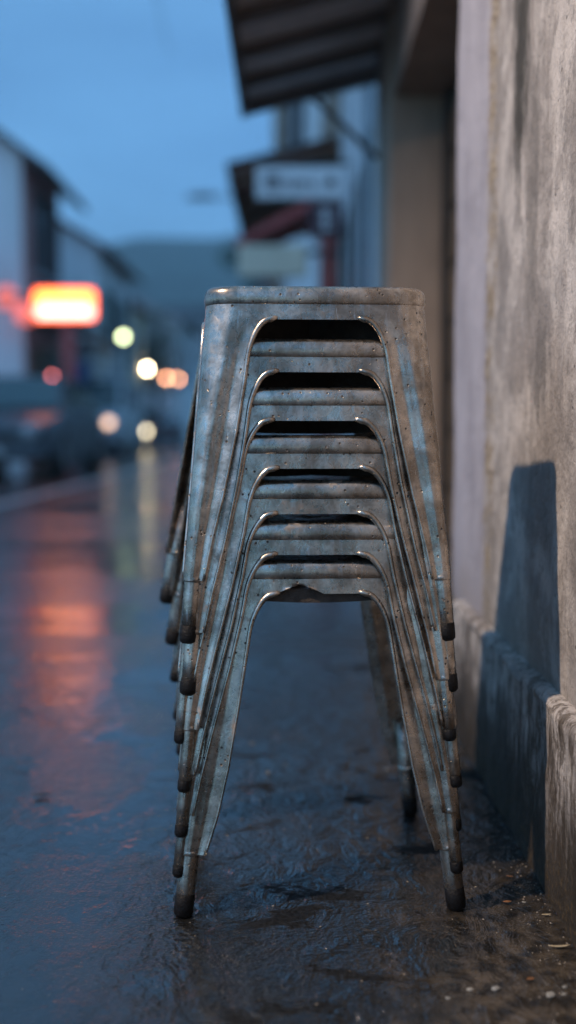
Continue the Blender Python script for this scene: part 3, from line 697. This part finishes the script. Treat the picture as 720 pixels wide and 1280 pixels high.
# cars -----------------------------------------------------------------
def car(loc, rz, label, paint, L=4.4, W=1.76, H=1.45, van=False, head=None, heads=(1, 1), plate=True):
    o = empty('parked_car', loc, label, 'car', 'cars parked along the left side', rz)
    hw = W / 2; f = L / 2
    if van: st = [(-f, .55, .95, .80), (-f + .12, .35, 1.05, .95), (-f + .6, .28, 1.12, 1), (-.6, .26, 1.15, 1), (f - .5, .28, 1.15, 1), (f - .08, .35, 1.1, .97), (f, .5, 1.0, .92)]
    else: st = [(-f, .42, .62, .78), (-f + .10, .30, .72, .92), (-f + .5, .24, .82, .99), (-f + 1.15, .22, .92, 1), (0, .2, .95, 1), (f - .9, .24, .98, 1), (f - .15, .3, .94, .95), (f, .45, .85, .86)]
    g = MB(); rows = []
    for y, zl, zb_, s in st:
        a_ = hw * s
        rows.append([(-a_ * .94, y, zl), (-a_, y, zl + .12), (-a_, y, (zl + zb_) / 2), (-a_ * .97, y, zb_ - .06), (-a_ * .9, y, zb_), (0, y, zb_ + .03), (a_ * .9, y, zb_), (a_ * .97, y, zb_ - .06), (a_, y, (zl + zb_) / 2), (a_, y, zl + .12), (a_ * .94, y, zl)])
    vs = g.grid(rows, close=True); g.bm.faces.new(vs[0]); g.bm.faces.new(vs[-1][::-1])
    body = g.build('body', paint, o, smooth=True, bev=.01)
    if van: cb = [(-f + .55, 1.10), (-f + 1.25, H), (f - .15, H), (f - .02, 1.08)]
    else: cb = [(-f + 1.1, .91), (-f + 1.9, H - .02), (f - 1.25, H), (f - .45, .94)]
    (ya, za), (yb, zb2), (yc, zc), (yd, zd) = cb
    tw = hw * (.88 if van else .74); bw = hw * .93
    g = MB(); g.grid([[(-bw, ya, za), (-tw, yb, zb2), (-tw, yc, zc), (-bw, yd, zd)], [(-bw * .3, ya - .06, za), (-tw * .3, yb - .03, zb2 + .035), (-tw * .3, yc + .03, zc + .035), (-bw * .3, yd + .05, zd)],
                      [(bw * .3, ya - .06, za), (tw * .3, yb - .03, zb2 + .035), (tw * .3, yc + .03, zc + .035), (bw * .3, yd + .05, zd)], [(bw, ya, za), (tw, yb, zb2), (tw, yc, zc), (bw, yd, zd)]])
    for sg_ in (-1, 1): g.quad((sg_ * bw, ya, za), (sg_ * tw, yb, zb2), (sg_ * tw, yc, zc), (sg_ * bw, yd, zd))
    g.build('cabin', paint, o)
    def lerp(p, q, k): return tuple(p[i] + (q[i] - p[i]) * k for i in range(3))
    def pane(name, p, q, r_, s_, out):
        g = MB(); c0 = Vector((0, 0, 0))
        for v in (p, q, r_, s_): c0 += Vector(v) / 4
        vs_ = [Vector(v).lerp(c0, .10) + Vector(out) for v in (p, q, r_, s_)]
        g.quad(*vs_); g.build(name, M['carglass'], o, solid=.006, off=0)
    g = MB()
    pts = [[(-bw * .9 + k * bw * .45, ya - .015 - (.06 if 1 <= k <= 3 else 0) + (zz) * (yb - ya + .0), za + zz * (zb2 - za)) for k in range(5)] for zz in (.08, .5, .93)]
    pts = [[(p[0] * (1 - .0 - (.93 * i / 2) * (1 - tw / bw)), p[1] - .02, p[2] + .03) for p in row] for i, row in enumerate(pts)]
    g.grid(pts); g.build('windscreen', M['carglass'], o, solid=.006, off=0)
    pane('rear_window', (-bw * .95, yd + .04, zd), (bw * .95, yd + .04, zd), (tw * .95, yc + .04, zc), (-tw * .95, yc + .04, zc), (0, .03, .02))
    ym = (yb + yc) / 2
    for s_ in (-1, 1):
        e = (s_ * .012, 0, .002)
        pane('side_window', (s_ * bw, ya + .2, za + .03), (s_ * tw, yb, zb2 - .02), (s_ * tw, ym, zb2 - .02), (s_ * bw, ym, za + .03), e)
        pane('side_window', (s_ * bw, ym, za + .03), (s_ * tw, ym, zb2 - .02), (s_ * tw, yc, zc - .02), (s_ * bw, yd - .1, zd + .02), e)
        g = MB(); g.box((s_ * (hw + .02), ya + .35, za + .02), (s_ * (hw + .2), ya + .45, za + .16), .03); g.build('wing_mirror', paint, o)
        zl = .86 if van else .64
        g = MB(); g.tube([(s_ * hw * .68, -f + .10, zl), (s_ * hw * .68, -f - .012, zl), (s_ * hw * .68, -f - .03, zl)], [.12, .105, .05], 14); hl = g.build('headlight', head if head and heads[0 if s_ < 0 else 1] else M['headoff'], o, smooth=True)
        g = MB(); g.box((s_ * hw * .62, f - .10, .72), (s_ * hw * .88, f + .015, .88), .02); g.build('tail_light', M['tailoff'], o)
        for yy in (-f + .85, f - .85):
            wo = MB(); wo.tube([(s_ * (hw - .2), yy, .32), (s_ * (hw - .02), yy, .32), (s_ * (hw + .012), yy, .32)], [.32, .32, .29], 24); wo = wo.build('wheel', M['tyre'], o, smooth=False)
            g = MB(); g.tube([(s_ * (hw + .013), yy, .32), (s_ * (hw + .022), yy, .32)], .19, 18)
            for k in range(5):
                a_ = k * 2 * PI / 5; g.box((s_ * (hw + .023), yy + .1 * math.cos(a_) - .02, .32 + .1 * math.sin(a_) - .02), (s_ * (hw + .03), yy + .1 * math.cos(a_) + .02, .32 + .1 * math.sin(a_) + .02))
            g.build('rim', M['rim'], wo)
    g = MB(); g.box((-hw * .42, -f - .02, .50), (hw * .42, -f + .12, .66), .01); g.build('grille', M['metaldark'], o)
    g = MB(); g.box((-hw * .9, -f - .05, .30), (hw * .9, -f + .3, .44), .04, 2); g.build('front_bumper', M['metaldark'] if van else paint, o)
    g = MB(); g.box((-.24, -f - .062, .32), (.24, -f - .052, .42)); g.build('number_plate', M['plate'], o)
    return o
pd = simple('dark_car_paint', (.09, .11, .13), .35, .3, 3, .2, 0); pw = simple('white_van_paint', (.72, .76, .8), .3, 0, 3, .1, 0); pr = simple('dark_red_car_paint', (.10, .03, .035), .4, .2, 3, .2, 0); pg = simple('silver_car_paint', (.30, .33, .36), .3, .5, 3, .1, 0)
car((-3.98, 16.4, 0), 0, 'dark parked car nearest the camera at the left edge of the street', pd)
car((-4.9, 28.2, 0), 0, 'white parked van behind the dark car', pw, 4.6, 1.8, 1.95, True, M['e_dim'], (1, 1))
car((-5.5, 43, 0), R(-12), 'dark red car far down the street with one bright headlight', pr, head=M['e_head'], heads=(0, 1))
car((-7.3, 38, 0), R(6), 'silver car half hidden between the van and the dark red car', pg, head=M['e_dim'], heads=(0, 1))

# ------------------------------------------------------------------ THE STOOLS
SC = Vector((.0335, 1.578, 0)); SW = .148
def zfront(y): return at(0, y, 1.425).z
ap = [400, 466, 527, 587, 644, 695, 744]
zs = [zfront(v) for v in ap]
offs = [z - zs[-1] for z in zs]           # heights above the lowest stool
HT = .830; H = HT - offs[0]
print('stool height', H, offs)

def stool(base, yaw, dx, dy, spread, rear, label, torn=False, seed=0, gap=.06):
    rnd = random.Random(seed)
    t = empty('metal_stool', (SC.x + dx, SC.y + dy, base), label, 'stool', 'stacked metal stools', yaw)
    rimz = H - .0245; apz = H - .0445; archz = H - .094; endz = .083; XA = .062
    # seat pan
    def ring(inset, z, n=7):
        hs_ = SW - inset; r = max(.006, .040 - inset * .8); pts = []
        for cx, cy, s in ((hs_ - r, hs_ - r, 0), (-hs_ + r, hs_ - r, 90), (-hs_ + r, -hs_ + r, 180), (hs_ - r, -hs_ + r, 270)):
            for k in range(n + 1):
                a_ = R(s + 90 * k / n); pts.append((cx + r * math.cos(a_), cy + r * math.sin(a_), z))
        return pts
    g = MB()
    prof = [(.0035, rimz - .001), (.0008, rimz), (-.0006, rimz + .002), (-.0008, rimz + .009), (-.0002, H - .0095), (.0012, H - .0060), (.0040, H - .0028), (.0085, H - .0007), (.014, H), (.022, H - .0012), (.032, H - .0035), (.07, H - .005), (.11, H - .006), (.134, H - .006)]
    rows = [ring(i, z) for i, z in prof]
    for r_ in rows:      # small dents
        for k, p in enumerate(r_):
            d = .0012 * noise.noise(Vector((p[0] * 24 + seed, p[1] * 24, p[2] * 20)))
            r_[k] = (p[0] + d * (1 if p[0] > 0 else -1), p[1] + d, p[2] + d * .5)
    g.grid(rows, close=True)
    g.build('seat', M['steel'], t, smooth=True, solid=.0016)
    # outer corner line
    def O(z, sx, sy):
        k = max(0, (rimz - z) / rimz)
        tip = spread + (rear if sy > 0 else 0)
        return SW - .0012 + (tip - SW) * k, SW - .0012 + ((spread + (.0 if sy > 0 else -.002)) - SW) * k
    kind = 0 if torn else (1 if seed < 6 else 2)
    rt = (.0132, .0118, .0088)[kind]
    WT = (((0, .0640), (.10, .0600), (.17, .0570), (.25, .0520), (.31, .0450), (.375, .0310), (1, .0285)),
          ((0, .0640), (.10, .0590), (.17, .0530), (.25, .0430), (.31, .0330), (.375, .0250), (1, .0240)),
          ((0, .0640), (.10, .0570), (.17, .0480), (.25, .0350), (.31, .0260), (.375, .0190), (1, .0180)))[kind]
    def W(z):
        d = rimz - z; tb = WT
        for (d0, w0), (d1, w1) in zip(tb, tb[1:]):
            if d <= d1: return w0 + (w1 - w0) * (d - d0) / (d1 - d0)
        return tb[-1][1]
    def inner(z, c):       # distance from centre line of the inner edge, c = corner distance
        if z >= apz: return XA
        full = c - W(z)
        if z >= archz:
            q = (apz - z) / (apz - archz); return XA + (full - XA) * math.sqrt(max(0, 1 - (1 - q) ** 2))
        return full
    zl = [rimz, rimz - .006, rimz - .013, apz]
    zl += [apz - (apz - archz) * (i / 14) ** 2 for i in range(1, 15)]
    n2 = 26
    zl += [archz + (endz - archz) * i / n2 for i in range(1, n2 + 1)]
    def flute(s, z):       # s: 0 at inner edge .. 1 at rounded corner
        k = min(1, max(0, (apz - z) / .10))
        return -k * .0024 * (1 - math.cos(2 * PI * min(1, s * 1.0))) / 2 + k * .0007 * math.exp(-((s - .62) / .12) ** 2)
    for sx in (-1, 1):
        for sy in (-1, 1):
            g = MB(); rows = []; ef = []; es = []
            for z in zl:
                cx, cy = O(z, sx, sy); k = (rimz - z) / rimz; r = (rt - .0004) + (.038 - rt) * (1 - k) ** 2.2
                xi = inner(z, cx); yi = inner(z, cy); row = []
                nf = 16
                fx0, fx1 = xi, max(xi + .002, cx - r)
                for i in range(nf):
                    s = i / nf; row.append((sx * (fx0 + (fx1 - fx0) * s), sy * (cy + flute(s, z)), z))
                for i in range(9):
                    a_ = R(90 - 90 * i / 8); row.append((sx * (cx - r + r * math.cos(a_)), sy * (cy - r + r * math.sin(a_)), z))
                fy0, fy1 = yi, max(yi + .002, cy - r)
                for i in range(nf - 1, -1, -1):
                    s = i / nf; row.append((sx * (cx + flute(s, z)), sy * (fy0 + (fy1 - fy0) * s), z))
                fz = min(1, max(0, (apz - z) / .05)); row = [(p[0] + fz * .0005 * noise.noise(Vector((p[0] * 40, z * 40, seed))), p[1] + fz * .0006 * noise.noise(Vector((p[0] * 40, z * 35, seed + 9))), p[2]) for p in row]
                if sx * sy < 0: row = row[::-1]
                rows.append(row)
                if z <= apz + .0001:
                    ef.append((sx * xi, sy * (cy + .0010), z)); es.append((sx * (cx + .0010), sy * yi, z))
            g.grid(rows)
            leg = g.build('leg', M['steel'], t, smooth=True, solid=.0015, off=-1); leg.modifiers[0].use_rim = False
            # rolled edge beads along the arch
            for pts, ax in ((ef, 0), (es, 1)):
                p = list(pts[0]); st_ = []
                for q in (.0095, .005): 
                    pp = list(p); pp[ax] -= (sx if ax == 0 else sy) * q; pp[2] += .0016; st_.append(tuple(pp))
                path = st_ + pts
                rad = [.0022, .0038] + [max(.0020, .0044 - .0040 * i / len(pts)) for i in range(len(pts))]
                b_ = MB(); b_.tube(path, rad, 8); b_.build('rolled_edge', M['steel'], leg, smooth=True)
            # end tube and collar
            fh = (.030, .024, .016)[kind]
            c0 = O(endz + .03, sx, sy); c1 = O(.0, sx, sy)
            def ax_(z):
                cc = O(z, sx, sy); return Vector((sx * (cc[0] - rt - .001), sy * (cc[1] - rt - .001), z))
            g = MB(); g.tube([ax_(.16), ax_(endz), ax_(.045), ax_(fh * .5)], [rt * .80, rt, rt * .97, rt * .95], 18); g.build('end_tube', M['steel'], leg, smooth=True)
            g = MB(); g.tube([ax_(endz + .006), ax_(endz + .003), ax_(endz - .002), ax_(endz - .004)], [rt * .9, rt * 1.10, rt * 1.10, rt * .9], 18); g.build('collar', M['steel'], leg, smooth=True)
            g = MB(); g.tube([ax_(fh), ax_(fh - .001), ax_(fh * .4), ax_(.003), ax_(0.0)], [rt * .9, rt * 1.0, rt * 1.01, rt * .97, rt * .70], 18); g.build('rubber_foot', M['rubber'], leg, smooth=True)
    # aprons between the legs
    for k in range(4):
        g = MB(); rows = []
        nx = 40
        for j in range(5):
            z = rimz + (apz - rimz) * j / 4; r_ = []
            for i in range(nx + 1):
                x = -XA + 2 * XA * i / nx; zz = z
                if torn and k == 0:
                    # bite rusted out of the lower edge
                    d = (x + .026) / .030
                    if abs(d) < 1: 
                        lim = apz + .0125 * (1 - abs(d)) ** .7 + .0012 * noise.noise(Vector((x * 300, 0, 0)))
                        zz = max(z, min(lim, rimz - .002 * (4 - j)))
                cy = O(zz, 1, -1)[1]
                r_.append((x, -cy + (1 - (x / XA) ** 2) * .0007 * noise.noise(Vector((x * 40, z * 40, seed + k))), zz))
            rows.append(r_)
        rot = Matrix.Rotation(k * PI / 2, 3, 'Z'); rows = [[tuple(rot @ Vector(p)) for p in r_] for r_ in rows]
        g.grid(rows); ao = g.build('apron', M['steel'], t, smooth=True, solid=.0015, off=1); ao.modifiers[0].use_rim = False
    # X brace under the seat: webs corner to corner, set on edge to darken the gaps
    low = H - max(.0475, gap - .0012)
    for s_ in (-1, 1):
        hi = []; lo_ = []
        for i in range(13):
            f_ = -1 + i / 6; q = f_ * .128
            hi.append((q, s_ * q, H - .016)); lo_.append((q, s_ * q, low + .007 * abs(f_) ** 3))
        g = MB(); g.grid([hi, lo_]); g.build('cross_brace', M['rusty'], t, solid=.0018)
    if torn:  # dark strip added behind the front apron so the rusted hole shows dark
        g = MB(); r1, r2_ = [], []
        for i in range(25):
            x = -.092 + .184 * i / 24; sag = .0045 * (1 - (x / .092) ** 2)
            r1.append((x, -.139, apz + .006)); r2_.append((x, -.141, apz - .0085 - sag))
        g.grid([r1, r2_]); g.build('dark_backing_strip', M['rusty'], t, solid=.002)
    return t
words = ['topmost worn steel stool of the stack, its seat fully in view', 'worn steel stool second from the top of the stack', 'worn steel stool third from the top of the stack',
         'worn steel stool in the very middle of the stack of seven', 'worn steel stool third from the bottom of the stack', 'worn steel stool second from the bottom, resting on the lowest one',
         'lowest worn steel stool standing on the wet ground, front apron rusted through']
jit = [(.0, .0), (.0016, .0008), (-.0012, .0), (.0013, -.0010), (-.0010, .0010), (.0008, -.0004), (0, 0)]
for k in range(7):
    f = (6 - k) / 6
    stool(offs[k] + (.0 if k < 6 else 0), R(2.8 + .75 * math.sin(k * 2.1 + .6)), jit[k][0] - .003 * f, jit[k][1], .1985 - .013 * f, .048 * f, words[k], torn=(k == 6), seed=k * 3 + 1, gap=(offs[k] - offs[k + 1]) if k < 6 else .058)

# ------------------------------------------------------------------ small litter on the ground
def leaf(px, py, mat, L, wd, rz, label, cat='leaf', curl=.3):
    p = ground_at(px, py); g = MB(); rows = []
    for i in range(9):
        f = i / 8; wdt = wd * math.sin(PI * min(.98, max(.03, f))) ** .8
        zc = .0015 + curl * L * (f - .5) ** 2
        rows.append([((f - .5) * L, -wdt, zc + wdt * .35), ((f - .5) * L, 0, zc), ((f - .5) * L, wdt, zc + wdt * .35)])
    g.grid(rows); o = g.build('fallen_leaf', mat, None, smooth=True, solid=.0006); o.location = (p.x, p.y, .001); o.rotation_euler = (0, 0, rz)
    tag(o, label, cat, 'leaves and litter on the wet ground'); return o
leaf(52, 997, M['leafblack'], .034, .008, .2, 'dark curled wet leaf lying on the road at far left', curl=.5)
leaf(634, 1130, M['leafdry'], .012, .003, .1, 'tiny orange leaf scrap near the right stool foot')
leaf(683, 1146, M['leafpale'], .013, .0018, .1, 'thin pale leaf sliver close to the wall plinth')
leaf(699, 1186, M['leafpale'], .028, .0022, .05, 'long pale straw sliver at the bottom right by the plinth')
leaf(663, 1227, M['leafdry'], .010, .003, .3, 'small tan leaf scrap near the bottom right corner')
leaf(637, 1098, M['leafdry'], .010, .0018, -.3, 'orange-brown shred beside the gutter by the wall')
leaf(360, 1190, M['leafblack'], .010, .003, .9, 'small dark leaf below the stools in the middle')
def pebble(px, py, r, label):
    r *= .72
    p = ground_at(px, py); g = MB(); bmesh.ops.create_icosphere(g.bm, subdivisions=3, radius=r)
    for v in g.bm.verts:
        k = 1 + .35 * noise.noise(v.co / r * 1.3 + Vector((px, py, 0))); v.co = Vector((v.co.x * 1.3 * k, v.co.y * k, v.co.z * .42 * k))
    o = g.build('pebble', M['stone'], None, smooth=True); o.location = (p.x, p.y, r * .12); o.rotation_euler = (0, 0, px * .7); tag(o, label, 'pebble', 'pale pebbles on the ground')
for a in ((620, 1236, .006, 'round pale pebble, leftmost of the larger bottom right ones'), (688, 1244, .007, 'longish pale pebble at the bottom right, largest there'), (706, 1234, .004, 'small pale pebble at the right edge above a twin'),
          (705, 1243, .0035, 'tiny pale pebble lowest at the right edge'), (315, 930, .006, 'white pebble between the stool legs, farther one'), (335, 966, .0055, 'white pebble between the stool legs, nearer one'),
          (357, 956, .003, 'tiny white pebble right beside the two under the stools'), (588, 1237, .0045, 'dull pebble at the bottom just left of the round pale one'), (484, 962, .004, 'pale pebble left of the rear right stool foot'),
          (655, 1128, .003, 'tiny grit pebble by the gutter near the orange scrap'), (560, 1248, .004, 'dull grit pebble near the bottom edge right of centre')): pebble(*a)

g = MB()
for k in range(520):
    yy = random.uniform(1.05, 2.4)
    xx = .352 - abs(random.gauss(0, .035)) if k % 3 else random.uniform(-.15, .35)
    q = random.uniform(.0006, .0019); a_ = random.uniform(0, PI); dx = Vector((math.cos(a_), math.sin(a_), 0)); dy = Vector((-dx.y, dx.x, 0)) * random.uniform(.4, 1)
    c = Vector((xx, yy, .0003)); tp = g.bm.verts.new(c + Vector((0, 0, q * .8)))
    vs = [g.bm.verts.new(c + dx * q), g.bm.verts.new(c + dy * q), g.bm.verts.new(c - dx * q * 1.3), g.bm.verts.new(c - dy * q)]
    for i in range(4): g.bm.faces.new((vs[i], vs[(i + 1) % 4], tp))
tag(g.build('grit', simple('sandy_grit', (.26, .21, .16), .5, 0, 300, .8, 0)), 'fine sandy grit gathered along the foot of the plinth', 'grit', kind='stuff')

# ------------------------------------------------------------------ haze
g = MB(); g.box((-430, -7, -1), (430, 985, 168)); hz = NT('evening_haze'); hz.t.nodes.remove(hz.b)
pv = hz.t.nodes.new('ShaderNodeVolumePrincipled'); pv.inputs['Color'].default_value = (.86, .93, 1, 1); pv.inputs['Density'].default_value = .0012; pv.inputs['Anisotropy'].default_value = 0
hz.t.links.new(pv.outputs[0], hz.t.nodes['Material Output'].inputs['Volume'])
tag(g.build('haze', hz.m), 'thin blue evening haze over the street', 'haze', kind='stuff')
